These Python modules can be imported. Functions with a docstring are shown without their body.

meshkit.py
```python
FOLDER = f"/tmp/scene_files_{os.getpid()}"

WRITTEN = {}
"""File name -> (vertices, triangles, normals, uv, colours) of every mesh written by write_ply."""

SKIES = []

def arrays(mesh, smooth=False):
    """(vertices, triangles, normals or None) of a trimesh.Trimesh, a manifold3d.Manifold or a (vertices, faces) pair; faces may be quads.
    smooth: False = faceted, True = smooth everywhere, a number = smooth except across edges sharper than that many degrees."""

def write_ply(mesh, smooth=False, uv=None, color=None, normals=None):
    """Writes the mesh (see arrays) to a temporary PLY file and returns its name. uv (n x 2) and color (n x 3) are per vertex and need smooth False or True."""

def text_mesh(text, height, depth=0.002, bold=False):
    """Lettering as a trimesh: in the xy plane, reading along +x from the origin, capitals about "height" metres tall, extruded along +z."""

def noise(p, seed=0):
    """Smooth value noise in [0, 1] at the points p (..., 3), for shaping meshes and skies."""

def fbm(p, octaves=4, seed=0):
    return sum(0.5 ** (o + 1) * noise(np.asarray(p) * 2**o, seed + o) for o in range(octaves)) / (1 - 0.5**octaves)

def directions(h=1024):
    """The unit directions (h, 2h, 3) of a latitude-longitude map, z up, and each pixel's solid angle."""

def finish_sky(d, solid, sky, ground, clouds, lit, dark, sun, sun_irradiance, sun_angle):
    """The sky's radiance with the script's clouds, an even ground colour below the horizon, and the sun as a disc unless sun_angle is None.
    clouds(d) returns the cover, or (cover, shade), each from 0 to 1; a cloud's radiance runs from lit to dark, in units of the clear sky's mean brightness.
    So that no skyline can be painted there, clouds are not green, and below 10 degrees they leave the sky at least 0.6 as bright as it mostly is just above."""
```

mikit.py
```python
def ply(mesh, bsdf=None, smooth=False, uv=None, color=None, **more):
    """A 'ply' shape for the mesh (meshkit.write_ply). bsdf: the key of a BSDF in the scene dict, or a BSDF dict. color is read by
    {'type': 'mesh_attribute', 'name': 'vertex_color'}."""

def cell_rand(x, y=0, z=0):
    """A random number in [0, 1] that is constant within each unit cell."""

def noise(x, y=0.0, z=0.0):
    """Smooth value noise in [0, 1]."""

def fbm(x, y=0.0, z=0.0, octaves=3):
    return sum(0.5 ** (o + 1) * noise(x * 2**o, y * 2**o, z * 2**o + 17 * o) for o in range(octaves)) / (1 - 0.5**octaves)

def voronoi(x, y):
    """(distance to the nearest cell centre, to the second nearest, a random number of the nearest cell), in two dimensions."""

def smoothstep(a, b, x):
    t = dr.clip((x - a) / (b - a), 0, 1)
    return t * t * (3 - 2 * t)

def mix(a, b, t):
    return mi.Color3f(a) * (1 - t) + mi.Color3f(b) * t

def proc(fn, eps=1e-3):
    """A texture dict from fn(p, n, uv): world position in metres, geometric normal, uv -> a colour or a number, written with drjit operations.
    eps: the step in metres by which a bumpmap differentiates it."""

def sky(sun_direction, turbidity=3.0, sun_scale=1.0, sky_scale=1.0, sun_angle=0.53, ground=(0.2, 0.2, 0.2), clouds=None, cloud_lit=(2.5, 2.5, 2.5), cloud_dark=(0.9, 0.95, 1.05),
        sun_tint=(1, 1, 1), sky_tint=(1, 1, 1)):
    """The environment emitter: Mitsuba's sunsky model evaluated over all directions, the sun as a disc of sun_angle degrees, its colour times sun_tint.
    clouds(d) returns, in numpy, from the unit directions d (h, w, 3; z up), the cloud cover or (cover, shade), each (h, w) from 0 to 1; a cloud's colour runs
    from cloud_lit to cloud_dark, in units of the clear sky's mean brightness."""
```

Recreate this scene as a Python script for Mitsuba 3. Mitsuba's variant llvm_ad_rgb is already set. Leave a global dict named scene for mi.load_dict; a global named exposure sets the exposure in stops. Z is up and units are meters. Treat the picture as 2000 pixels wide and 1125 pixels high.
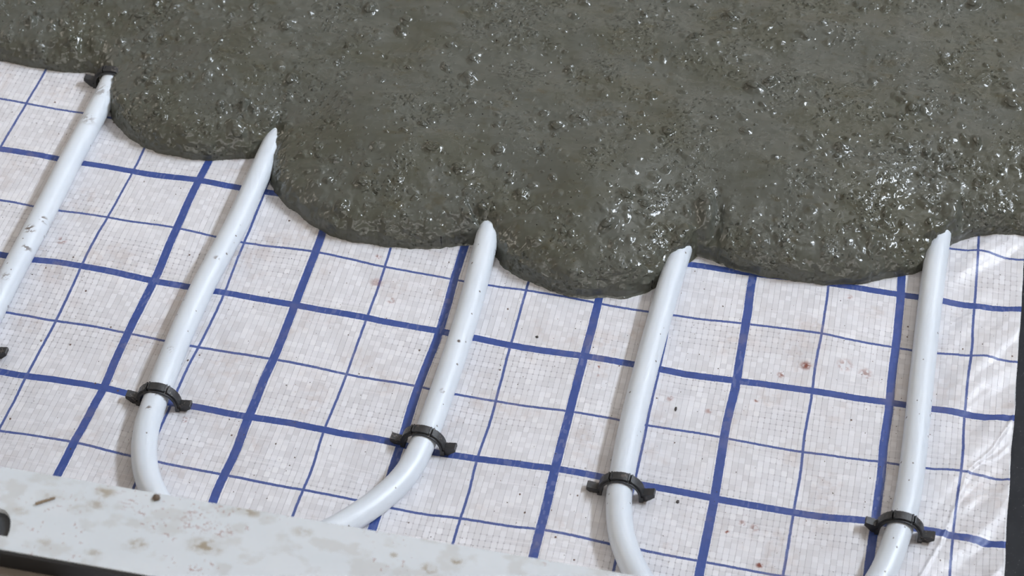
import math
import numpy as np, trimesh, shapely, drjit as dr, mitsuba as mi, mikit, meshkit
from scipy.interpolate import RBFInterpolator, CubicSpline
from scipy.spatial import cKDTree
from mikit import proc, noise, fbm, voronoi, cell_rand, smoothstep, mix
T = mi.ScalarTransform4f
rng = np.random.default_rng(11)
scene, labels = {"type": "scene"}, {}

# ------------------------------------------------------------------ camera, light, exposure
CAM = np.array([0.43208, -0.79666, 1.01848])
FW = np.array([-0.136719, 0.673541, -0.726395])
UP = np.array([-0.160408, 0.708551, 0.687186])
scene["camera"] = {"type": "thinlens", "fov": 27.9195, "fov_axis": "x", "aperture_radius": 0.0028, "focus_distance": 1.36,
                   "near_clip": 0.02, "far_clip": 50.0,
                   "to_world": T().look_at(origin=CAM.tolist(), target=(CAM + FW).tolist(), up=UP.tolist())}
exposure = -0.20
RIGHT_WINDOW = (98.0, 110.0, 126.0)      # cool daylight, the window on the right
LEFT_WINDOW = (7.0, 6.4, 5.5)        # warmer, weaker daylight, the window on the left
BACK_WINDOW = (2.5, 2.4, 2.3)

# ------------------------------------------------------------------ helpers
def rgb(*c): return {"type": "rgb", "value": list(c)}
def bsdf(name, d): scene[name] = d
def tag(key, label=None, cat=None, group=None, kind=None):
    e = labels.setdefault(key, {})
    for k, v in (("label", label), ("category", cat), ("group", group), ("kind", kind)):
        if v: e[k] = v
def put(key, mesh, mat, **kw):
    scene[key] = mikit.ply(mesh, mat, **kw); return key
def box(x0, x1, y0, y1, z0, z1):
    return trimesh.creation.box(bounds=[[x0, y0, z0], [x1, y1, z1]])
def sstep(a, b, x):
    t = np.clip((x - a) / (b - a), 0, 1); return t * t * (3 - 2 * t)
def grid_faces(n, m):                                              # n rows (y), m columns (x)
    i = np.arange(n * m).reshape(n, m)
    a, b, c, d = i[:-1, :-1].ravel(), i[:-1, 1:].ravel(), i[1:, 1:].ravel(), i[1:, :-1].ravel()
    return np.vstack([np.stack([a, b, c], 1), np.stack([a, c, d], 1)])
def axis(lo, a, b, hi, step):                                      # even inside [a, b], growing steps outside
    mid = list(np.arange(a, b, step)); left, right = [], []
    for end, out, sgn in ((lo, left, -1), (hi, right, 1)):
        x, s = (a if sgn < 0 else mid[-1]), step
        while (x - end) * sgn < 0:
            s = min(s * 1.35, 0.08); x += sgn * s; out.append(x)
    return np.array(left[::-1] + mid + right)

# ------------------------------------------------------------------ materials
# marks on the printed sheet: x, y, radius in mm and strength (reddish mud)
SHEET_MARKS = [(444, 121, 5, .8), (429, 110, 3.6, .6), (469, 127, 7, .4), (483, 123, 6, .4), (310.4, 91.5, 1.9, .9), (312.1, 83.7, 1.6, .9),
               (435, -45, 3.2, .9), (420.5, -15, 3.2, .4), (428.7, -17, 4, .5), (412.3, -24, 2, .8), (416, 85, 2.1, .6), (144, 157, 3, .5),
               (149, 133, 6.5, .35), (163, 119, 3.6, .5), (361, 75, 3.4, .4), (387, 70, 3.4, .4), (466, 190, 3, .4), (60, -12, 3, .7), (-73, 122, 5, .5)]
def sheet_colour(p, n, uv):
    u, v = uv.x, uv.y
    pu, pv = 0.05 / 13, 0.05 / 11
    cu, cv = dr.floor(u / pu), dr.floor(v / pv)
    fu, fv = u / pu - cu, v / pv - cv
    r = cell_rand(cu, cv)
    over = dr.abs((cu + cv) * 0.5 - dr.floor((cu + cv) * 0.5)) < 0.25
    base = mix((0.845, 0.845, 0.865), (0.71, 0.705, 0.72), 0.75 * r + 0.25 * dr.select(over, 1.0, 0.0) * (r * 0.5 + 0.5))
    base = mix(base, (0.89, 0.89, 0.905), dr.select((r > 0.74) & over, 0.25 + 0.5 * smoothstep(0.4, 0.6, fbm(u * 40, v * 40, 6.0, 2)), 0.0))
    eu = dr.minimum(fu, 1 - fu)
    ev = dr.minimum(fv, 1 - fv)
    patch = smoothstep(0.42, 0.66, fbm(u * 16, v * 62, 3.3, 3))
    line = smoothstep(0.065, 0.025, eu) * (0.32 + 0.26 * cell_rand(cu + dr.select(fu > 0.5, 1.0, 0.0), 5))
    lv = smoothstep(0.06, 0.02, ev) * (0.07 + 0.34 * patch * cell_rand(cu, cv + dr.select(fv > 0.5, 1.0, 0.0), 9))
    dot = smoothstep(0.19, 0.08, eu) * smoothstep(0.15, 0.06, ev) * 0.75 * patch
    base = mix(base, (0.36, 0.35, 0.37), dr.maximum(dr.maximum(line, lv), dot) * 0.85)
    # loose white weft threads
    thread = smoothstep(0.10, 0.03, dr.abs(fv - 0.5 - 0.45 * (noise(u * 60, cv, 2.0) - 0.5))) * smoothstep(0.66, 0.75, noise(u * 25, cv * 3.7, 8.0))
    base = mix(base, (0.88, 0.87, 0.89), thread * 0.6)
    # blue print: a broad line every 100 mm, a narrow one half way
    jag = (cell_rand(cu * 0, dr.floor(v / pv * 2), 21) - 0.5) * 0.00018
    jag2 = (cell_rand(dr.floor(u / pu * 2), cu * 0, 22) - 0.5) * 0.0002
    wob = (noise(u * 32, v * 32, 5.0) - 0.5) * 0.0018
    du = u - dr.round(u / 0.1) * 0.1 + jag + wob
    dv = v - dr.round(v / 0.1) * 0.1 + jag2 + wob
    hu = u - 0.05 - dr.round((u - 0.05) / 0.1) * 0.1 + jag + wob
    hv = v - 0.05 - dr.round((v - 0.05) / 0.1) * 0.1 + jag2 + wob
    e = 0.00025
    def band(d, w): return smoothstep(w + e, w - e, dr.abs(d))
    broad = dr.maximum(band(du, 0.0028), band(dv, 0.0027))
    narrow = dr.maximum(band(hu, 0.00085), band(hv, 0.00095))
    wear = 1 - 0.12 * smoothstep(0.62, 0.8, noise(u * 700, v * 250, 4.0)) * smoothstep(0.4, 0.7, noise(u * 30, v * 30, 14.0))
    blue = mix((0.048, 0.108, 0.37), (0.064, 0.128, 0.41), r)
    base = mix(base, blue, broad * 0.97 * wear)
    base = mix(base, mix(blue, (0.12, 0.17, 0.40), 0.25), narrow * 0.92 * wear * (1 - broad))
    # mud
    f1 = fbm(p.x * 45, p.y * 45, 1.7, 4)
    f2 = fbm(p.x * 260, p.y * 260, 4.2, 3)
    mud = 0.22 * smoothstep(0.52, 0.72, f1) * smoothstep(0.40, 0.62, f2) + 0.05 * smoothstep(0.40, 0.65, f1)
    base = mix(base, (0.52, 0.42, 0.37), mud * 0.8)
    red = mi.Float(0)
    for x, y, rad, s in SHEET_MARKS:
        d = dr.sqrt(dr.square(p.x * 1000 - x) + dr.square(p.y * 1000 - y)) / rad
        red = dr.maximum(red, s * smoothstep(1.0, 0.1, d) * smoothstep(0.36, 0.56, fbm(p.x * 520, p.y * 520, x, 3)))
    base = mix(base, (0.33, 0.13, 0.10), dr.minimum(red * 1.3, 1.0))
    # specks of grit
    gx, gy = p.x / 0.007, p.y / 0.007
    ix, iy = dr.floor(gx), dr.floor(gy)
    k = cell_rand(ix, iy, 31)
    d = dr.sqrt(dr.square(gx - ix - 0.15 - 0.7 * cell_rand(ix, iy, 32)) + dr.square((gy - iy - 0.15 - 0.7 * cell_rand(ix, iy, 33)) * 0.8)) * 0.007
    sp = dr.select(k > 0.80, smoothstep(1.15, 0.85, d / (0.00022 + 0.0005 * dr.power(cell_rand(ix, iy, 34), 4))), 0.0)
    return mix(base, mix((0.10, 0.085, 0.08), (0.25, 0.15, 0.12), cell_rand(ix, iy, 35)), sp * 0.9)
def sheet_relief(p, n, uv):
    u, v = uv.x, uv.y
    pu, pv = 0.05 / 13, 0.05 / 11
    cu, cv = dr.floor(u / pu), dr.floor(v / pv)
    fu, fv = u / pu - cu, v / pv - cv
    crown = smoothstep(0.0, 0.16, dr.minimum(fu, 1 - fu)) * (0.75 + 0.25 * smoothstep(0.0, 0.16, dr.minimum(fv, 1 - fv)))
    return 0.5 * crown * (0.7 + 0.3 * cell_rand(cu, cv)) + 0.8 * fbm(u * 120, v * 120, 2.0, 2)
bsdf("printed_film", {"type": "bumpmap", "scale": 0.00012, "arbitrary": proc(sheet_relief, 2e-4),
     "bsdf": {"type": "roughplastic", "alpha": 0.18, "int_ior": 1.45, "nonlinear": True, "diffuse_reflectance": proc(sheet_colour)}})
bsdf("foam", {"type": "diffuse", "reflectance": rgb(0.62, 0.62, 0.64)})

def bitumen(p, n, uv):
    k = noise(p.x * 1500, p.y * 1500, p.z * 1500)
    c = mix((0.009, 0.010, 0.013), (0.020, 0.022, 0.026), fbm(p.x * 60, p.y * 60, 0.0, 3))
    return mix(c, (0.25, 0.25, 0.25), smoothstep(0.93, 0.98, k) * 0.6)
bsdf("bitumen", {"type": "roughplastic", "alpha": 0.35, "int_ior": 1.25, "diffuse_reflectance": proc(bitumen)})

def concrete_colour(p, n, uv):
    a = fbm(p.x * 26, p.y * 34, 1.0, 3)
    b = fbm(p.x * 140, p.y * 200, p.z * 140, 3)
    c = mix((0.075, 0.079, 0.067), (0.065, 0.067, 0.051), smoothstep(0.35, 0.7, a))
    c = mix(c, (0.058, 0.051, 0.028), smoothstep(0.58, 0.8, b) * 0.5 * smoothstep(0.4, 0.6, fbm(p.x * 30, p.y * 30, 5.0, 2)))
    c = mix(c, (0.094, 0.099, 0.089), smoothstep(0.6, 0.85, fbm(p.x * 45 + 9 + p.y * 10, p.y * 130 - p.x * 26, 7.0, 2)) * 0.35)
    gx, gy = p.x / 0.006, p.y / 0.006
    ix, iy = dr.floor(gx), dr.floor(gy)
    d = dr.sqrt(dr.square(gx - ix - 0.2 - 0.6 * cell_rand(ix, iy, 2)) + dr.square(gy - iy - 0.2 - 0.6 * cell_rand(ix, iy, 3))) * 0.006
    return mix(c, (0.012, 0.011, 0.010), dr.select(cell_rand(ix, iy, 1) > 0.84, smoothstep(1.2, 0.8, d / (0.0003 + 0.00035 * dr.power(cell_rand(ix, iy, 4), 3))), 0.0))
def concrete_relief(p, n, uv):
    a = fbm(p.x * 330, p.y * 330, p.z * 330, 3)
    m = smoothstep(0.45, 0.68, fbm(p.x * 55, p.y * 55, p.z * 55, 2))
    g = noise(p.x * 620, p.y * 620, p.z * 620)
    return 0.12 * a + m * 1.8 * dr.square(a) + smoothstep(0.68, 0.95, g) * (0.6 + 0.9 * m)
bsdf("wet_slurry", {"type": "bumpmap", "scale": 0.0008, "arbitrary": proc(concrete_relief, 1.2e-4),
     "bsdf": {"type": "roughplastic", "alpha": 0.07, "int_ior": 1.52, "nonlinear": False, "diffuse_reflectance": proc(concrete_colour)}})

PIPE_MARKS = [(-91, 113.9, 5.5, .9), (-86, 126.6, 4, .8), (-87, 97.4, 4, .8), (-90, 67.8, 4.5, .55), (-93, 262, 9, .45), (-92, 230, 8, .4), (40.4, -7.5, 2.6, .9), (40.8, -20.4, 2.6, .8),
              (42, 116.5, 3, .6), (219.1, 80.3, 1.8, 1.0), (218.9, 36.4, 3, .5), (38, 30, 4, .4)]
def pipe_colour(p, n, uv):
    c = mix((0.77, 0.805, 0.845), (0.81, 0.84, 0.87), fbm(p.x * 60, p.y * 25, 0.0, 2))
    s = mi.Float(0)
    for x, y, rad, k in PIPE_MARKS:
        d = dr.sqrt(dr.square(p.x * 1000 - x) + dr.square(p.y * 1000 - y)) / rad
        s = dr.maximum(s, k * smoothstep(1.0, 0.2, d) * smoothstep(0.46, 0.58, fbm(p.x * 700 - p.y * 300, p.y * 420, x, 3)))
    c = mix(c, (0.20, 0.165, 0.15), s)
    gx, gy, gz = p.x / 0.005, p.y / 0.006, p.z / 0.005
    ix, iy, iz = dr.floor(gx), dr.floor(gy), dr.floor(gz)
    d = dr.sqrt(dr.square(gx - ix - 0.2 - 0.6 * cell_rand(ix, iy, iz + 40)) + dr.square(gy - iy - 0.2 - 0.6 * cell_rand(ix, iy, iz + 80)) + dr.square(gz - iz - 0.5) * 0.3) * 0.005
    sp = dr.select(cell_rand(ix, iy, iz) > 0.80, smoothstep(1.2, 0.8, d / (0.00035 + 0.00035 * cell_rand(ix, iy, iz + 9))), 0.0)
    return mix(c, (0.22, 0.19, 0.18), sp * 0.75)
bsdf("pipe_plastic", {"type": "roughplastic", "alpha": 0.16, "int_ior": 1.5, "nonlinear": True, "diffuse_reflectance": proc(pipe_colour)})

def clip_colour(p, n, uv):
    d = smoothstep(0.60, 0.75, noise(p.x * 900, p.y * 900, p.z * 900)) * smoothstep(0.5, 0.7, noise(p.x * 200, p.y * 200, p.z * 200))
    return mix(mix((0.016, 0.017, 0.019), (0.030, 0.031, 0.033), fbm(p.x * 300, p.y * 300, p.z * 300, 2)), (0.16, 0.13, 0.11), d * 0.5)
bsdf("clip_plastic", {"type": "roughplastic", "alpha": 0.28, "int_ior": 1.5, "diffuse_reflectance": proc(clip_colour)})

# dried mud on the white board: x, y, half length, half width in mm, strength, reddish
BOARD_MARKS = [(90, -184, 6.5, 5, .75, 0), (88.4, -193, 6.5, 4, .6, 0), (81, -198, 8, 4, .35, 0), (118, -213, 6, 5, .7, 0), (70.6, -222.4, 5, 4, .45, 0), (98, -223, 6, 3, .5, 0),
               (122.8, -201, 2.6, 4, .5, 1), (166, -180.5, 12, 3.5, .75, 0), (152.7, -206.4, 11, 6, .85, 0), (169.5, -191, 2.4, 2.6, 1., 1), (143, -192, 12, 10, .55, 1), (158, -195, 9, 6, .6, 1),
               (199, -186.6, 7, 4, .4, 0), (281.3, -186.9, 3.8, 3, .9, 0), (269, -195, 5.5, 4.5, .7, 0), (249, -190.5, 2.5, 2, .6, 0), (63, -193, 9, 5, .35, 0), (50, -206, 7, 3.5, .4, 0), (150, -222, 5, 3, .7, 1), (106, -190, 9, 5, .3, 1)]
def board_colour(p, n, uv):
    x, y = p.x * 1000, p.y * 1000
    c = mix((0.565, 0.605, 0.64), (0.62, 0.65, 0.68), fbm(p.x * 18, p.y * 60, 0.0, 3))
    tan, red = mi.Float(0), mi.Float(0)
    for mx, my, a, b, s, isred in BOARD_MARKS:
        d = dr.sqrt(dr.square((x - mx) / a) + dr.square((y - my) / b))
        if isred:
            red = dr.maximum(red, s * smoothstep(1.1, 0.3, d) * smoothstep(0.56, 0.72, fbm(p.x * 800, p.y * 900, mx, 2)))
        else:
            tan = dr.maximum(tan, s * smoothstep(1.25, 0.2, d) * (0.35 + 0.65 * smoothstep(0.38, 0.62, fbm(p.x * 330, p.y * 420, mx, 3))))
    tan = dr.maximum(tan, 0.20 * smoothstep(0.48, 0.72, fbm(p.x * 90, p.y * 120, 3.0, 4)))
    c = mix(c, (0.27, 0.21, 0.13), tan)
    red = dr.maximum(red, 0.5 * smoothstep(0.84, 0.95, noise(p.x * 600, p.y * 600, 6.0)) * smoothstep(0.45, 0.6, noise(p.x * 40, p.y * 40, 2.0)))
    return mix(c, (0.26, 0.10, 0.075), red)
bsdf("board_paint", {"type": "roughplastic", "alpha": 0.3, "diffuse_reflectance": proc(board_colour)})
bsdf("black_rubber", {"type": "roughplastic", "alpha": 0.3, "diffuse_reflectance": rgb(0.013, 0.013, 0.014)})
bsdf("slot_plastic", {"type": "roughplastic", "alpha": 0.3, "diffuse_reflectance": rgb(0.035, 0.04, 0.046)})
def timber(p, n, uv):
    g = fbm(p.x * 30, p.y * 260, p.z * 260, 3)
    return mix((0.17, 0.145, 0.12), (0.26, 0.23, 0.20), g)
bsdf("weathered_timber", {"type": "diffuse", "reflectance": proc(timber)})
bsdf("splinter_wood", {"type": "diffuse", "reflectance": rgb(0.20, 0.15, 0.105)})
bsdf("mud", {"type": "diffuse", "reflectance": rgb(0.12, 0.095, 0.075)})
bsdf("dark_grit", {"type": "roughplastic", "alpha": 0.3, "diffuse_reflectance": rgb(0.03, 0.025, 0.024)})
def plaster(p, n, uv): return mix((0.575, 0.50, 0.42), (0.635, 0.56, 0.48), fbm(p.x * 2, p.y * 2, p.z * 2, 3))
bsdf("plaster", {"type": "diffuse", "reflectance": proc(plaster)})
bsdf("ceiling_paint", {"type": "diffuse", "reflectance": rgb(0.62, 0.565, 0.50)})
bsdf("window_paint", {"type": "roughplastic", "alpha": 0.3, "diffuse_reflectance": rgb(0.7, 0.7, 0.7)})

# ------------------------------------------------------------------ the room
X0, X1, Y0, Y1, Z0, Z1 = -3.6, 3.3, -3.0, 4.6, -0.03, 4.4
put("floor", box(X0, X1, Y0, Y1, Z0 - 0.1, Z0), "bitumen"); tag("floor", kind="structure", label="black bitumen floor showing past the edge of the white sheet")
put("ceiling", box(X0, X1, Y0, Y1, Z1, Z1 + 0.1), "ceiling_paint"); tag("ceiling", kind="structure")
def wall(name, along, at, t, a0, a1, hole, win, power):
    shape = shapely.box(a0, Z0 - 0.1, a1, Z1 + 0.1)
    if hole: shape = shape.difference(shapely.box(*hole))
    m = trimesh.creation.extrude_polygon(shape, 0.2)               # (a, z, depth)
    v = m.vertices.copy(); d = v[:, 2] * t
    m.vertices = np.stack([at + d, v[:, 0], v[:, 1]], 1) if along == "y" else np.stack([v[:, 0], at + d, v[:, 1]], 1)
    m.fix_normals(); put(name, m, "plaster"); tag(name, kind="structure")
    if not hole: return
    h0, z0, h1, z1 = hole
    fr = shapely.box(h0, z0, h1, z1).difference(shapely.box(h0 + .05, z0 + .05, h1 - .05, z1 - .05))
    for k in range(1, 3):
        c = h0 + (h1 - h0) * k / 3; fr = fr.union(shapely.box(c - .025, z0, c + .025, z1))
    f = trimesh.creation.extrude_polygon(fr, 0.06); v = f.vertices.copy(); d = (v[:, 2] + 0.05) * t
    f.vertices = np.stack([at + d, v[:, 0], v[:, 1]], 1) if along == "y" else np.stack([v[:, 0], at + d, v[:, 1]], 1)
    f.fix_normals(); put(win + "__frame", f, "window_paint"); tag(win, kind="structure")
    q = at + 0.10 * t
    P = [[q, h0, z0], [q, h1, z0], [q, h1, z1], [q, h0, z1]] if along == "y" else [[h0, q, z0], [h1, q, z0], [h1, q, z1], [h0, q, z1]]
    n = np.cross(np.subtract(P[1], P[0]), np.subtract(P[2], P[0])); want = np.array([-t, 0, 0] if along == "y" else [0, -t, 0])
    fc = [[0, 1, 2], [0, 2, 3]] if n @ want > 0 else [[0, 2, 1], [0, 3, 2]]
    put(win + "__pane", (np.array(P, float), np.array(fc)), "window_paint", emitter={"type": "area", "radiance": rgb(*power)})
wall("wall_right", "y", X1, 1, Y0, Y1, (0.7, 3.25, 2.7, 4.0), "window_1", RIGHT_WINDOW)
wall("wall_left", "y", X0, -1, Y0, Y1, (0.2, 1.5, 1.4, 2.4), "window_2", LEFT_WINDOW)
wall("wall_back", "x", Y1, 1, X0, X1, None, None, None)
wall("wall_front", "x", Y0, -1, X0, X1, (-1.5, 0.9, 3.0, 2.8), "window_3", BACK_WINDOW)

# ------------------------------------------------------------------ insulation panel with its printed woven facing
# measured at the crossings of the print: x, y (m), height, and shift of the print in x and y (mm)
SHEET = [(-0.0003,0.2009,0.9,0.3,-0.9),(-0.0503,0.1510,1.0,0.3,-1.0),(-0.0516,0.1010,1.4,1.6,-1.0),(-0.0501,0.0507,0.8,0.1,-0.7),(-0.0511,0.0003,0.6,1.1,-0.3),(-0.0003,0.1507,0.7,0.3,-0.7),(0.0018,0.1009,0.5,-1.8,-0.9),(0.0002,0.0507,0.7,-0.2,-0.7),(0.0006,0.0012,1.2,-0.6,-1.2),(0.0496,0.1491,-0.7,0.4,0.9),(0.0510,0.1000,-0.3,-1.0,0.0),(0.0492,0.0495,-0.3,0.8,0.5),(0.0473,-0.0006,-0.0,2.7,0.6),(0.1001,0.1505,0.4,-0.1,-0.5),(0.1003,0.0996,-0.5,-0.3,0.4),(0.1008,0.0499,-0.3,-0.8,0.1),(0.1001,-0.0001,-0.1,-0.1,0.1),(0.0987,-0.0497,0.7,1.3,-0.3),(-0.0010,-0.0476,3.1,1.0,-2.4),(0.1502,-0.0002,-0.3,-0.2,0.2),(0.1499,-0.0501,-0.0,0.1,0.1),(0.1507,0.1488,-1.3,-0.7,1.2),(0.1510,0.0999,-0.3,-1.0,0.1),(0.1506,0.0487,-1.6,-0.6,1.3),(0.2001,0.1486,-1.4,-0.1,1.4),(0.2007,0.0988,-1.4,-0.7,1.2),(0.1989,0.0488,-1.1,1.1,1.2),(0.2508,0.1492,-0.9,-0.8,0.8),(0.2510,0.0986,-1.7,-1.0,1.4),(0.2999,0.1483,-1.7,0.1,1.7),(0.3000,0.0992,-0.8,-0.0,0.8),(0.2507,0.0480,-2.3,-0.7,2.0),(0.2504,-0.0009,-1.2,-0.4,0.9),(0.2499,-0.0506,-0.6,0.1,0.6),(0.3000,0.0496,-0.5,-0.0,0.4),(0.2997,0.0005,0.6,0.3,-0.5),(0.3001,-0.0491,1.1,-0.1,-0.9),(0.1996,-0.0011,-1.1,0.4,1.1),(0.3499,0.0490,-1.0,0.1,1.0),(0.3997,0.1988,-1.1,0.3,1.2),(0.4001,0.1500,-0.0,-0.1,0.0),(0.4006,0.0987,-1.6,-0.6,1.3),(0.4510,0.1512,1.0,-1.0,-1.2),(0.5000,0.2002,0.2,-0.0,-0.2),(0.5001,0.1501,0.0,-0.1,-0.1),(0.5489,0.2516,1.8,1.1,-1.6),(0.5497,0.2006,0.7,0.3,-0.6),(0.5493,0.1516,1.9,0.7,-1.6),(0.4501,0.1002,0.2,-0.1,-0.2),(0.4505,0.0492,-1.0,-0.5,0.8),(0.4507,-0.0001,-0.3,-0.7,0.1),(0.3999,0.0495,-0.6,0.1,0.5),(0.4008,-0.0003,-0.6,-0.8,0.3),(0.4003,-0.0499,-0.0,-0.3,-0.1),(0.5002,0.1007,0.7,-0.2,-0.7),(0.5006,0.0508,0.7,-0.6,-0.8),(0.4994,0.0010,1.4,0.6,-1.0),(0.5491,0.1015,1.9,0.9,-1.5),(0.5492,0.0517,2.2,0.8,-1.7),(0.5479,0.0018,2.8,2.1,-1.8),(-0.1499,0.2515,1.2,-0.1,-1.5),(-0.0492,0.1998,-0.3,-0.8,0.2)]
S = np.array(SHEET)
far = np.array([(x, y, 0, 0, 0) for x in (-.9, -.4, .2, .8) for y in (-.6, .6)] + [(-.5, .1, 0, 0, 0), (.9, .1, 1, 0, 0), (-.16, .1, .5, 0, 0), (-.15, 0, .5, 0, 0), (.55, -.08, 2, 1, -1)], float)
SA = np.vstack([S, far])
warp = RBFInterpolator(SA[:, :2], SA[:, 2:] * 1e-3, smoothing=2e-4, kernel="thin_plate_spline", neighbors=None)
SHEET_EDGE = 0.5800
def polyline_distance(x, y, pts):
    best = np.full(x.shape, 9.0)
    for (ax, ay), (bx, by) in zip(pts[:-1], pts[1:]):
        dx, dy = bx - ax, by - ay
        t = np.clip(((x - ax) * dx + (y - ay) * dy) / (dx * dx + dy * dy), 0, 1)
        best = np.minimum(best, np.hypot(x - ax - t * dx, y - ay - t * dy))
    return best
CREASES = [([(.5848, .1438), (.5788, .1001), (.5672, .0738), (.5539, .0539), (.5486, .0279), (.5405, -.006), (.5315, -.0314), (.5200, -.056)], .0011, .0010),
           ([(.5552, .0596), (.5707, .069), (.5796, .083), (.5843, .1013)], .0006, .0012),
           ([(.2206, -.0721), (.2351, -.0525), (.2529, -.0315), (.2712, -.0105)], .00025, .0008),
           ([(.534, .225), (.552, .238), (.562, .252)], .0004, .0009), ([(.532, .178), (.556, .200)], .0004, .001)]
def sheet_height(x, y):
    w = warp(np.stack([x.ravel(), y.ravel()], 1)).reshape(*x.shape, 3)
    p = np.stack([x, y, x * 0], -1)
    z = w[..., 0] + 0.0016 * (meshkit.fbm(p * [22, 30, 1], 2, 3) - 0.5) + 0.0007 * (meshkit.fbm(p * [60, 90, 1], 2, 5) - 0.5)
    loose = sstep(0.525, 0.56, x) * sstep(0.60, 0.575, x) * 0.7 + 0.3 * sstep(.5, .58, x)
    q = np.stack([(x * 0.80 - y * 0.60) * 55, (x * 0.60 + y * 0.80) * 14, x * 0], -1)
    z = z + loose * 0.0110 * (meshkit.fbm(q, 3, 9) - 0.45)
    for pts, h, s in CREASES:
        z = z + h * np.exp(-(polyline_distance(x, y, pts) / s) ** 2)
    return z, w
xs, ys = axis(-1.0, -0.26, SHEET_EDGE, SHEET_EDGE, 0.0012), axis(-0.7, -0.12, 0.30, 0.80, 0.0014)
xs = np.r_[xs[xs < SHEET_EDGE - 1e-5], SHEET_EDGE]
gx, gy = np.meshgrid(xs, ys)
gz, gw = sheet_height(gx, gy)
edge_wave = 0.0012 * (meshkit.fbm(np.stack([gy * 14, gy * 0, gy * 0], -1), 2, 4) - 0.5) * sstep(.57, .58, gx)
top = np.stack([gx + edge_wave, gy, gz], -1)
uv = np.stack([gx + gw[..., 1], gy + gw[..., 2]], -1)
n, m = gx.shape
low = top[:, -1] - [0.0002, 0, 0.0012]                             # the cut edge, turned down
vs = np.vstack([top.reshape(-1, 3), low]); uvs = np.vstack([uv.reshape(-1, 2), uv[:, -1]])
i = np.arange(n) * m + m - 1; j = n * m + np.arange(n)
side = np.vstack([np.stack([i[:-1], j[:-1], j[1:]], 1), np.stack([i[:-1], j[1:], i[1:]], 1)])
put("insulation_panel__printed_sheet", (vs, np.vstack([grid_faces(n, m), side])), "printed_film", smooth=True, uv=uvs)
put("insulation_panel__foam_core", box(-1.0, SHEET_EDGE - 0.003, -0.7, 0.80, Z0, -0.006), "foam")
tag("insulation_panel", "white insulation panel faced with woven film printed with a blue grid, under the pipes", "insulation panel")
tag("insulation_panel__printed_sheet", "white woven plastic facing printed with thick and thin blue grid lines")
tag("insulation_panel__foam_core", "pale foam core under the printed sheet")

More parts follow.
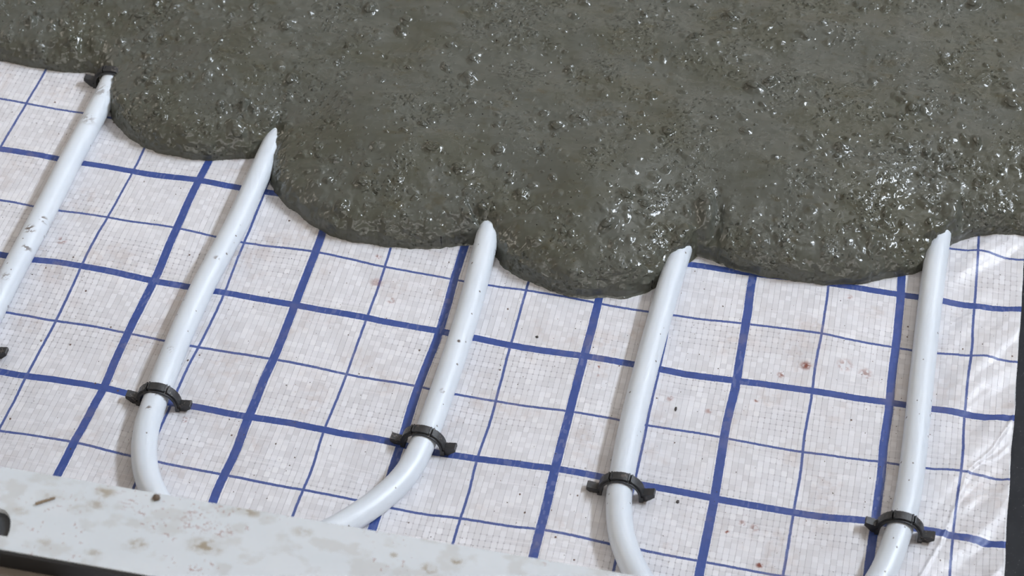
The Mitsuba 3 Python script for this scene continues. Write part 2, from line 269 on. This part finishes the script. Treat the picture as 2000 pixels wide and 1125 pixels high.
def z_at(x, y):
    return sheet_height(np.atleast_1d(np.asarray(x, float)), np.atleast_1d(np.asarray(y, float)))[0]

# ------------------------------------------------------------------ heating pipes
R = 0.0081
def pipe(key, pts, label):
    pts = np.array(pts, float) / 1000
    s = np.r_[0, np.cumsum(np.hypot(*np.diff(pts, axis=0).T))]
    k = np.arange(0, s[-1], 0.0025)
    c = CubicSpline(s, pts)(k)
    z = z_at(c[:, 0], c[:, 1])
    z = np.convolve(np.pad(z, 12, mode="edge"), np.hanning(27)[1:-1] / np.hanning(27).sum(), "valid")[:len(k)] + R - 0.0004
    c = np.c_[c, z]
    t = np.gradient(c, axis=0); t /= np.linalg.norm(t, axis=1, keepdims=True)
    side = np.cross(t, [0, 0, 1]); side /= np.linalg.norm(side, axis=1, keepdims=True); up = np.cross(side, t)
    K = 40; a = np.arange(K) * 2 * np.pi / K
    ring = lambda r: (c[:, None] + r * (np.cos(a)[None, :, None] * side[:, None] + np.sin(a)[None, :, None] * up[:, None])).reshape(-1, 3)
    v = np.vstack([ring(R), ring(R - 0.002)])
    L = len(c); idx = np.arange(L * K).reshape(L, K)
    def tube(ix, flip):
        A, B, C, D = ix[:-1], np.roll(ix[:-1], -1, 1), np.roll(ix[1:], -1, 1), ix[1:]
        f = np.vstack([np.stack([A.ravel(), C.ravel(), B.ravel()], 1), np.stack([A.ravel(), D.ravel(), C.ravel()], 1)])
        return f[:, ::-1] if flip else f
    o, q = idx, idx + L * K
    ends = []
    for e, fl in ((0, False), (L - 1, True)):
        A, B, C, D = o[e], np.roll(o[e], -1), np.roll(q[e], -1), q[e]
        f = np.vstack([np.stack([A, B, C], 1), np.stack([A, C, D], 1)]); ends.append(f[:, ::-1] if fl else f)
    mesh = trimesh.Trimesh(v, np.vstack([tube(o, False), tube(q, True)] + ends), process=False)
    if mesh.volume < 0: mesh.invert()
    put(key, mesh, "pipe_plastic", smooth=40)
    tag(key, label, "pipe", "white heating pipes")
pipe("heating_pipe", [(-94, 420), (-93.5, 330), (-93, 290), (-92, 250), (-92.3, 192), (-91.5, 150), (-91, 90), (-90.8, 50), (-90.5, 0), (-93, -35), (-103, -64), (-125, -92), (-160, -110), (-196, -108), (-235, -85), (-258, -45), (-264, 0), (-264, 200)],
     "mud-smudged single straight white heating pipe, leftmost, ending at the half-buried black clip")
pipe("heating_pipe_001", [(46, 420), (44.5, 300), (43.8, 248), (43.2, 195), (41.8, 150), (38.6, 102), (37.6, 52), (38.6, 20), (40.0, -10), (42.2, -30), (45.4, -44), (50.5, -58), (58, -71.5), (70, -86), (88, -98.5), (110, -105), (133, -105.5), (154, -99), (172, -87), (182, -77), (190.5, -66.5),
                           (201, -50.5), (210, -31), (214.5, -9), (216, 14), (217, 45), (217.6, 77), (216.8, 143), (214.5, 190), (214, 300), (214, 420)],
     "white heating pipe whose U bend passes under the painted board")
pipe("heating_pipe_002", [(351, 420), (349.5, 300), (348.5, 226), (346.3, 190), (343.6, 138), (341.6, 68), (341.3, 37), (342, 8), (344, -21), (346.6, -34.5), (350.3, -47.3), (356.2, -60), (363, -71.5), (376, -87), (394, -99), (416, -106), (438, -106.5), (459, -100.5), (478, -89), (493, -73), (502.5, -55), (508.3, -39), (512.5, -20), (515.8, 0), (517.8, 20), (518.7, 47),
                           (518.8, 77), (518.8, 108), (519, 160), (519.6, 212), (520.5, 250), (522, 420)],
     "white heating pipe with two legs nearest the black floor, rightmost U bend")

# ------------------------------------------------------------------ pipe clips
def prism(poly, w, y0=None):
    m = trimesh.creation.extrude_polygon(poly, w)
    v = m.vertices.copy(); y = v[:, 2] - w / 2 if y0 is None else v[:, 2] + y0
    m.vertices = np.stack([v[:, 0], y, v[:, 1]], 1); m.fix_normals(); return m
def mm(pts): return shapely.Polygon(np.array(pts) / 1000)
cx, cz, ro, ri = 0.0, 4.8, 14.4, 11.7
ang = np.linspace(0, np.pi, 41)
arch2d = shapely.Polygon(np.r_[[(14.4, -1.5)], np.c_[ro * np.cos(ang), cz + ro * np.sin(ang)], [(-14.4, -1.5), (-11.7, -1.5)], np.c_[ri * np.cos(ang[::-1]), cz + ri * np.sin(ang[::-1])], [(11.7, -1.5)]] / 1000)
for sgn in (-1, 1):                                                # the two slots across the crown, with raised lips
    a = math.radians(90 - sgn * 26); d = np.array([math.cos(a), math.sin(a)]); t = np.array([-d[1], d[0]])
    c = np.array([0, cz])
    def bar(off, w, r0, r1): return mm([c + d * r0 + t * (off - w / 2), c + d * r1 + t * (off - w / 2), c + d * r1 + t * (off + w / 2), c + d * r0 + t * (off + w / 2)])
    for off in (-0.95, 0.95): arch2d = arch2d.union(bar(off, 0.9, 13.7, 15.1))
    arch2d = arch2d.difference(bar(0, 0.9, 12.7, 16))
inner2d = arch2d.intersection(shapely.Point(0, cz / 1000).buffer(0.01305).union(shapely.box(-.02, -.01, .02, 0.004)))
arch_mesh = prism(arch2d, 0.0056)
rim_mesh = trimesh.util.concatenate([prism(inner2d, 0.0011, 0.0028), prism(inner2d, 0.0011, -0.0039)])
wing2d = mm([(13.2, 0.2), (13.6, 5.6), (14.4, 6.0), (20.9, 7.2), (21.4, 6.8), (21.5, 4.4), (21.0, 3.9), (16.0, -0.6), (13.6, -0.8)])
wing_mesh = prism(wing2d, 0.0052)
left_wing = wing_mesh.copy(); left_wing.vertices = left_wing.vertices * [-1, 1, 1]; left_wing.invert()
spike2d = mm([(12.0, -1.0), (14.6, -1.0), (13.9, -16), (13.3, -20), (12.7, -16)])
spike = prism(spike2d, 0.003); lspike = spike.copy(); lspike.vertices = lspike.vertices * [-1, 1, 1]; lspike.invert()
CLIP = [("arch", mikit.ply(arch_mesh, "clip_plastic", smooth=35)), ("rim", mikit.ply(rim_mesh, "clip_plastic", smooth=35)), ("wing", mikit.ply(left_wing, "clip_plastic")), ("wing_001", mikit.ply(wing_mesh, "clip_plastic")),
        ("spike", mikit.ply(lspike, "clip_plastic")), ("spike_001", mikit.ply(spike, "clip_plastic"))]
def clip(i, x, y, rz, ry, label):
    key = "pipe_clip" + (f"_{i:03d}" if i else "")
    z = float(z_at(x, y)[0]) - 0.0004
    tw = T().translate([x, y, z]).rotate([0, 0, 1], rz).rotate([0, 1, 0], ry)
    for part, d in CLIP: scene[f"{key}__{part}"] = {**d, "to_world": tw}
    tag(key, label, "pipe clip", "black pipe clips")
clip(0, -0.0935, 0.283, 3, 4, "black clip at the end of the leftmost pipe, half buried where the concrete begins")
clip(1, -0.0905, 0.0125, 2, 0, "black pipe clip cut off by the picture edge, only its wing tip showing")
clip(2, 0.0405, -0.0035, 2, 2, "black plastic clip over the left leg of the U bent under the painted board")
clip(3, 0.2150, 0.0005, -2, -3, "black plastic clip over the right leg of the U bent under the painted board")
clip(4, 0.3440, -0.0105, 0, -5, "black plastic clip whose one wing stands up off the sheet, beside a grit chip")
clip(5, 0.5150, -0.0045, -2, 2, "black plastic clip nearest the lower right corner, over the pipe beside the creased sheet")

# ------------------------------------------------------------------ wet concrete
EDGE = [(-1100, 330), (-420, 318), (-280, 302), (-212, 294), (-187, 291.7), (-162, 290.7), (-141, 289.3), (-125, 291.8), (-116, 293.5), (-108, 291), (-102, 285), (-98, 279.5), (-95.5, 276), (-92.5, 266), (-89, 260), (-86.7, 256.9), (-75.6, 242.7), (-56.9, 228.8), (-37.1, 222.1), (-17.2, 220.5), (1.3, 223.1), (22.7, 228.5), (33.5, 233), (36.5, 235.5), (39.5, 236.5), (42.5, 233.5),
        (46.5, 221), (51.5, 209.5), (54, 205.5), (59.1, 199.2), (70.6, 189.6), (91.4, 175.9), (108.3, 168.4), (123.5, 166.7), (141.8, 166.7), (159.6, 168.7), (183.4, 176.2), (196.3, 182), (203, 184), (208, 186), (212, 187), (217, 183), (221.5, 178.5), (223.5, 176), (232.8, 166.1), (248.9, 158.3), (267.8, 152.7), (285.7, 151.8), (306.3, 155.5), (322.8, 161.7),
        (331, 168), (336, 172.5), (341.3, 180), (347, 192), (352, 199.5), (356, 203.5), (359.2, 207), (369.2, 204.6), (391.4, 199.0), (419.9, 197.0), (444.3, 198.6), (471.7, 205.3), (491.9, 213.3), (503.4, 219.5), (508, 222), (513, 225), (518.5, 230), (523, 237), (528.5, 253), (544.6, 265.3), (579.5, 274.8), (607.7, 279.6), (700, 292), (1500, 330)]
E2 = np.array(EDGE, float) / 1000
se = np.r_[0, np.cumsum(np.hypot(*np.diff(E2, axis=0).T))]
from scipy.interpolate import PchipInterpolator
sk = np.arange(0, se[-1], 0.0003)
edge = PchipInterpolator(se, E2)(sk)
tg = np.gradient(edge, axis=0); tg /= np.linalg.norm(tg, axis=1, keepdims=True)
q = np.stack([sk, sk * 0, sk * 0], -1)
drip = 0.0026 * (meshkit.fbm(q * 70, 2, 14) - 0.5) + 0.0016 * (meshkit.fbm(q * 240, 2, 15) - 0.5)
edge = edge + np.stack([-tg[:, 1], tg[:, 0]], 1) * drip[:, None] * (0.35 + 0.65 * sstep(0.0, 0.004, np.abs(meshkit.noise(q * 30, 16)[:, None] - .3)))
poly = shapely.Polygon(np.vstack([edge, [(1.5, 2.5), (-1.1, 2.5)]]))
xs, ys = axis(-1.0, -0.245, 0.620, 1.35, 0.0005), axis(0.143, 0.143, 0.565, 1.6, 0.0005)
gx, gy = np.meshgrid(xs, ys)
d, near = (a.reshape(gx.shape) for a in cKDTree(edge).query(np.stack([gx.ravel(), gy.ravel()], 1), workers=4))
shapely.prepare(poly)
d = np.where(shapely.contains_xy(poly, gx.ravel(), gy.ravel()).reshape(gx.shape), d, -d)
# draw the grid's points together along the steep rolled front
D = 0.014
dd = np.where((d > 0) & (d < D), D * (np.maximum(d, 0) / D) ** 1.9, d)
k = np.where((d > 0) & (d < D), dd / np.maximum(d, 1e-9), 1.0)
gx, gy = edge[near, 0] + (gx - edge[near, 0]) * k, edge[near, 1] + (gy - edge[near, 1]) * k
d = dd
p = np.stack([gx, gy, gx * 0], -1)
L, Hn = 0.024, 0.0215
t = np.clip(d / L, 0, 1)
h = Hn * (1 - (1 - t) ** 2.15) ** (1 / 2.15) + 0.012 * sstep(0.010, 0.08, d) + 0.004 * sstep(.08, .25, d)
h = np.where(d < 0, d * 1.2, h)
inside = sstep(0.0, 0.006, d)
# long swells and smears of the flow
h += inside * (0.006 * (meshkit.fbm(p * [18, 26, 1], 2, 31) - 0.5) * sstep(0, .05, d) + 0.0016 * (meshkit.fbm(p * [55, 75, 1], 2, 33) - 0.5))
flow = np.stack([(gx * 0.94 + gy * 0.20) * 35, (gy * 0.94 - gx * 0.20) * 150, gx * 0], -1)
h += inside * 0.0006 * (meshkit.fbm(flow, 3, 35) - 0.5)
# folds that run back from the pipes, where two lobes meet
for pts, dep, roll in (([(354.6, 200), (362, 206), (366.5, 213), (368, 223.5), (365.2, 240.8), (355, 254)], .0062, .0068), ([(522.2, 243.9), (530.8, 251), (534.2, 263.6), (532.5, 278.8), (525, 290)], .0058, .0060),
                       ([(210, 187.4), (202.6, 196), (192, 209)], .004, .001), ([(42, 243), (44.5, 255), (47, 267)], .004, .001), ([(-120, 290), (-124, 307), (-126, 325), (-130, 343)], .002, .001)):
    pts = np.array(pts) / 1000
    s1 = np.r_[0, np.cumsum(np.hypot(*np.diff(pts, axis=0).T))]; kk = np.linspace(0, s1[-1], 240); cc = CubicSpline(s1, pts)(kk)
    dist, ix = cKDTree(cc).query(np.stack([gx.ravel(), gy.ravel()], 1), distance_upper_bound=0.03, workers=4)
    ok = np.isfinite(dist); ix = np.where(ok, ix, 0); dist = np.where(ok, dist, 1.0)
    tg = np.gradient(cc, axis=0)[ix]
    left = np.sign(tg[:, 0] * (gy.ravel() - cc[ix, 1]) - tg[:, 1] * (gx.ravel() - cc[ix, 0]))
    fade = sstep(1.0, 0.45, kk[ix] / s1[-1])
    sd = dist * left
    h += (inside.ravel() * fade * (-dep * np.exp(-(sd / np.where(sd > 0, .0022, .0055)) ** 2) + roll * np.exp(-((sd - .007) / .006) ** 2))).reshape(h.shape)
# how lumpy: most near the front, on the right and on the far left, smooth in the middle
lump = np.clip(0.66 * sstep(0.075, 0.02, d) + 0.45 * sstep(0.36, 0.50, gx) * sstep(.19, .08, d) + 0.75 * sstep(0.10, -0.08, gx) + 0.7 * (meshkit.fbm(p * 20, 2, 41) - 0.45), 0.06, 1.0) * inside
# stones and clots under the skin of cement
wob = 0.0016 * (meshkit.fbm(p * 330, 2, 81) - 0.5), 0.0016 * (meshkit.fbm(p * 330, 2, 83) - 0.5)
def stamp(x, y, a, b, th, height, power):
    r = max(a, b) * 1.6
    i0, i1 = np.searchsorted(ys, (y - r, y + r)); j0, j1 = np.searchsorted(xs, (x - r, x + r))
    if i1 <= i0 or j1 <= j0: return
    X, Y = gx[i0:i1, j0:j1] + wob[0][i0:i1, j0:j1] - x, gy[i0:i1, j0:j1] + wob[1][i0:i1, j0:j1] - y
    U, V = (X * math.cos(th) + Y * math.sin(th)) / a, (-X * math.sin(th) + Y * math.cos(th)) / b
    q = np.sqrt(U * U + V * V)
    h[i0:i1, j0:j1] += height * (np.clip(1 - q * q, 0, 1) ** power if height > 0 else np.clip(1 - q * q, 0, 1) ** 2)
def pick(count):
    out = []
    while len(out) < count:
        x, y = rng.uniform(-0.24, 0.62), rng.uniform(0.15, 0.57)
        i, j = min(np.searchsorted(ys, y), len(ys) - 1), min(np.searchsorted(xs, x), len(xs) - 1)
        if d[i, j] > 0.004 and rng.random() < 0.25 + 0.75 * lump[i, j]: out.append((x, y, d[i, j], lump[i, j]))
    return out
for x, y, dd, l in pick(950):                                       # soft clots
    a = rng.uniform(0.0025, 0.0065); stamp(x, y, a, a * rng.uniform(.55, 1), rng.uniform(0, 3.1), a * rng.uniform(.22, .55) * (.55 + .45 * l), 1.9)
for x, y, dd, l in pick(1100):
    a = rng.uniform(0.0012, 0.0026); stamp(x, y, a, a * rng.uniform(.6, 1), rng.uniform(0, 3.1), a * rng.uniform(.35, .75), 1.5)
for x, y, dd, l in pick(800):
    a = rng.uniform(0.0009, 0.0014); stamp(x, y, a, a * rng.uniform(.7, 1), rng.uniform(0, 3.1), a * rng.uniform(.5, .9), 1.0)
for x, y, dd, l in pick(330):
    a = rng.uniform(0.0015, 0.0045); stamp(x, y, a, a * rng.uniform(.35, .8), rng.uniform(2.3, 3.1), -a * rng.uniform(.25, .5), 2)
stones = []
for x, y, dd, l in pick(900):
    if len(stones) >= 270: break
    a = 0.0022 + 0.0036 * rng.random() ** 2.0
    if dd < a * 1.3 or any(math.hypot(x - s[0], y - s[1]) < (a + s[2]) * 1.2 for s in stones): continue
    b, th = a * rng.uniform(.55, .95), rng.uniform(0, math.pi)
    stamp(x, y, a * 1.7, b * 1.7, th, a * 0.74, 1.7)
    stones.append((x, y, a, b, th))
v = np.stack([gx, gy, h], -1)
# push along the normals so that the rolled front bulges and folds
du = np.gradient(v, axis=1); dvv = np.gradient(v, axis=0)
nn = np.cross(du, dvv); nn /= np.linalg.norm(nn, axis=-1, keepdims=True) + 1e-12
front = sstep(0.0015, 0.007, h)
push = front * (np.maximum(lump, sstep(.02, .008, d) * .9)) * ((0.0018 + 0.0014 * sstep(.016, .006, d)) * (meshkit.fbm(v * 185, 3, 61) - 0.5) + 0.0036 * np.clip(meshkit.fbm(v * 115, 2, 57) - 0.48, 0, 1)) \
    + front * sstep(0.04, 0.012, d) * 0.0034 * (meshkit.fbm(v * 75, 2, 63) - 0.5) + inside * 0.0003 * (meshkit.fbm(v * 380, 2, 53) - 0.5)
v = v + nn * push[..., None]
f = grid_faces(*gx.shape)
keep = (d.ravel()[f] > -0.003).any(1)
f = f[keep]; used, inv = np.unique(f, return_inverse=True)
put("wet_concrete__slurry", (v.reshape(-1, 3)[used], inv.reshape(-1, 3)), "wet_slurry", smooth=True)
tag("wet_concrete", "wet grey concrete screed poured over the pipes and printed sheet, glossy and lumpy", "wet concrete")
variants = []
for k in range(5):
    s = trimesh.creation.icosphere(subdivisions=3)
    q = s.vertices
    rr = 1 + 0.55 * (meshkit.fbm(q * 1.3 + 10 * k, 2, 71) - 0.5) + 0.34 * (meshkit.fbm(q * 3 + 5 * k, 3, 73) - 0.5)
    s.vertices = q * rr[:, None]
    variants.append(mikit.ply(s, "wet_slurry", smooth=True))
for k, (x, y, a, b, th) in enumerate(stones):
    i, j = np.searchsorted(ys, y), np.searchsorted(xs, x)
    z = v[max(i - 1, 0):i + 2, max(j - 1, 0):j + 2, 2].mean()
    key = "wet_concrete__pebble" + (f"_{k:03d}" if k else "")
    scene[key] = {**variants[k % 5], "to_world": T().translate([x, y, float(z) - 0.50 * a]).rotate([0, 0, 1], math.degrees(th)).rotate([1, 0, 0], float(rng.uniform(-20, 20))).scale([a, b, a * 0.70])}

# ------------------------------------------------------------------ the painted board in front, on two timber blocks
BZ = 0.150
rot = math.radians(0.7)
def board_xy(x, y): return (x * math.cos(rot) - (y + .2) * math.sin(rot), x * math.sin(rot) + (y + .2) * math.cos(rot) - .2)
q = np.linspace(0, math.pi / 2, 12)
slot = shapely.Polygon([(0.012, -0.2236), (0.0502, -0.2236)] + [(0.040 + 0.0102 * math.cos(a), -0.2236 + 0.0165 * math.sin(a)) for a in q] + [(0.022, -0.2071)] + [(0.022 - 0.0102 * math.sin(a), -0.2236 + 0.0165 * math.cos(a)) for a in q])
plan = shapely.box(-0.36, -0.2318, 0.64, -0.1805).buffer(-0.003).buffer(0.003)
m = trimesh.creation.extrude_polygon(plan.difference(slot), 0.0122); m.apply_translation([0, 0, BZ - 0.0122])
Rz = trimesh.transformations.rotation_matrix(rot, [0, 0, 1], [0, -0.2, 0])
m.apply_transform(Rz); put("painted_board__panel", m, "board_paint", smooth=30)
s = box(-0.36, 0.64, -0.2338, -0.2316, BZ - 0.0132, BZ - 0.0008); s.apply_transform(Rz); put("painted_board__edge_strip", s, "black_rubber")
s = trimesh.creation.extrude_polygon(slot.buffer(-0.0002), 0.006); s.apply_translation([0, 0, BZ - 0.0095]); s.apply_transform(Rz); put("painted_board__hand_slot", s, "slot_plastic")
tag("painted_board", "mud-stained white painted board lying across the lower left corner", "board")
tag("painted_board__edge_strip", "black rubber strip along the front edge"); tag("painted_board__hand_slot", "dark grey recessed slot")
put("timber_block", box(-0.20, 0.080, -0.258, -0.190, 0.002, BZ - 0.0134), "weathered_timber"); tag("timber_block", "grey-brown timber block under the painted board, at the bottom left corner", "timber block")
put("timber_block_001", box(0.46, 0.56, -0.255, -0.185, 0.004, BZ - 0.0126), "weathered_timber"); tag("timber_block_001", "timber block under the painted board's right end", "timber block")
def lump_mesh(seed, sx, sy, sz, sub=2):
    s = trimesh.creation.icosphere(subdivisions=sub); q = s.vertices
    s.vertices = q * (1 + 0.6 * (meshkit.fbm(q * 1.6 + seed, 2, seed) - 0.5))[:, None] * [sx, sy, sz]; return s
s = lump_mesh(3, .0022, .0019, .0016); s.apply_translation([.1178, -.1825, BZ + .0010]); put("mud_crumb", s, "mud", smooth=True); tag("mud_crumb", "small brown mud crumb on the far edge of the painted board", "crumb")
s = trimesh.creation.cylinder(radius=.0007, height=.0105, sections=8); s.vertices[:, :2] *= (1.15 - 0.35 * (s.vertices[:, 2:3] / .0115 + .5))
s.apply_transform(trimesh.transformations.rotation_matrix(math.pi / 2, [0, 1, 0])); s.apply_transform(trimesh.transformations.rotation_matrix(0.62, [0, 0, 1])); s.apply_translation([.0615, -.1972, BZ + .0009])
put("wood_splinter", s, "splinter_wood"); tag("wood_splinter", "thin brown wood splinter on the painted board", "splinter")

# ------------------------------------------------------------------ loose bits of grit
for k, (x, y, sx, sy, lab) in enumerate([(265.8, 108.9, 1.1, 1.0, "small square dark grit chip lying on the blue-gridded sheet below the concrete"), (366.1, 66.7, 0.8, 1.8, "long dark grit chip right of the pipe in the middle of the sheet"),
                                         (379.2, -8.1, 1.0, 1.3, "dark grit chip just right of the clip with the lifted wing")]):
    key = "grit_chip" + (f"_{k:03d}" if k else "")
    s = lump_mesh(20 + k, sx / 1000, sy / 1000, .0006, 1); s.apply_translation([x / 1000, y / 1000, float(z_at(x / 1000, y / 1000)[0]) + .0003])
    put(key, s, "dark_grit"); tag(key, lab, "grit", "dark grit chips")
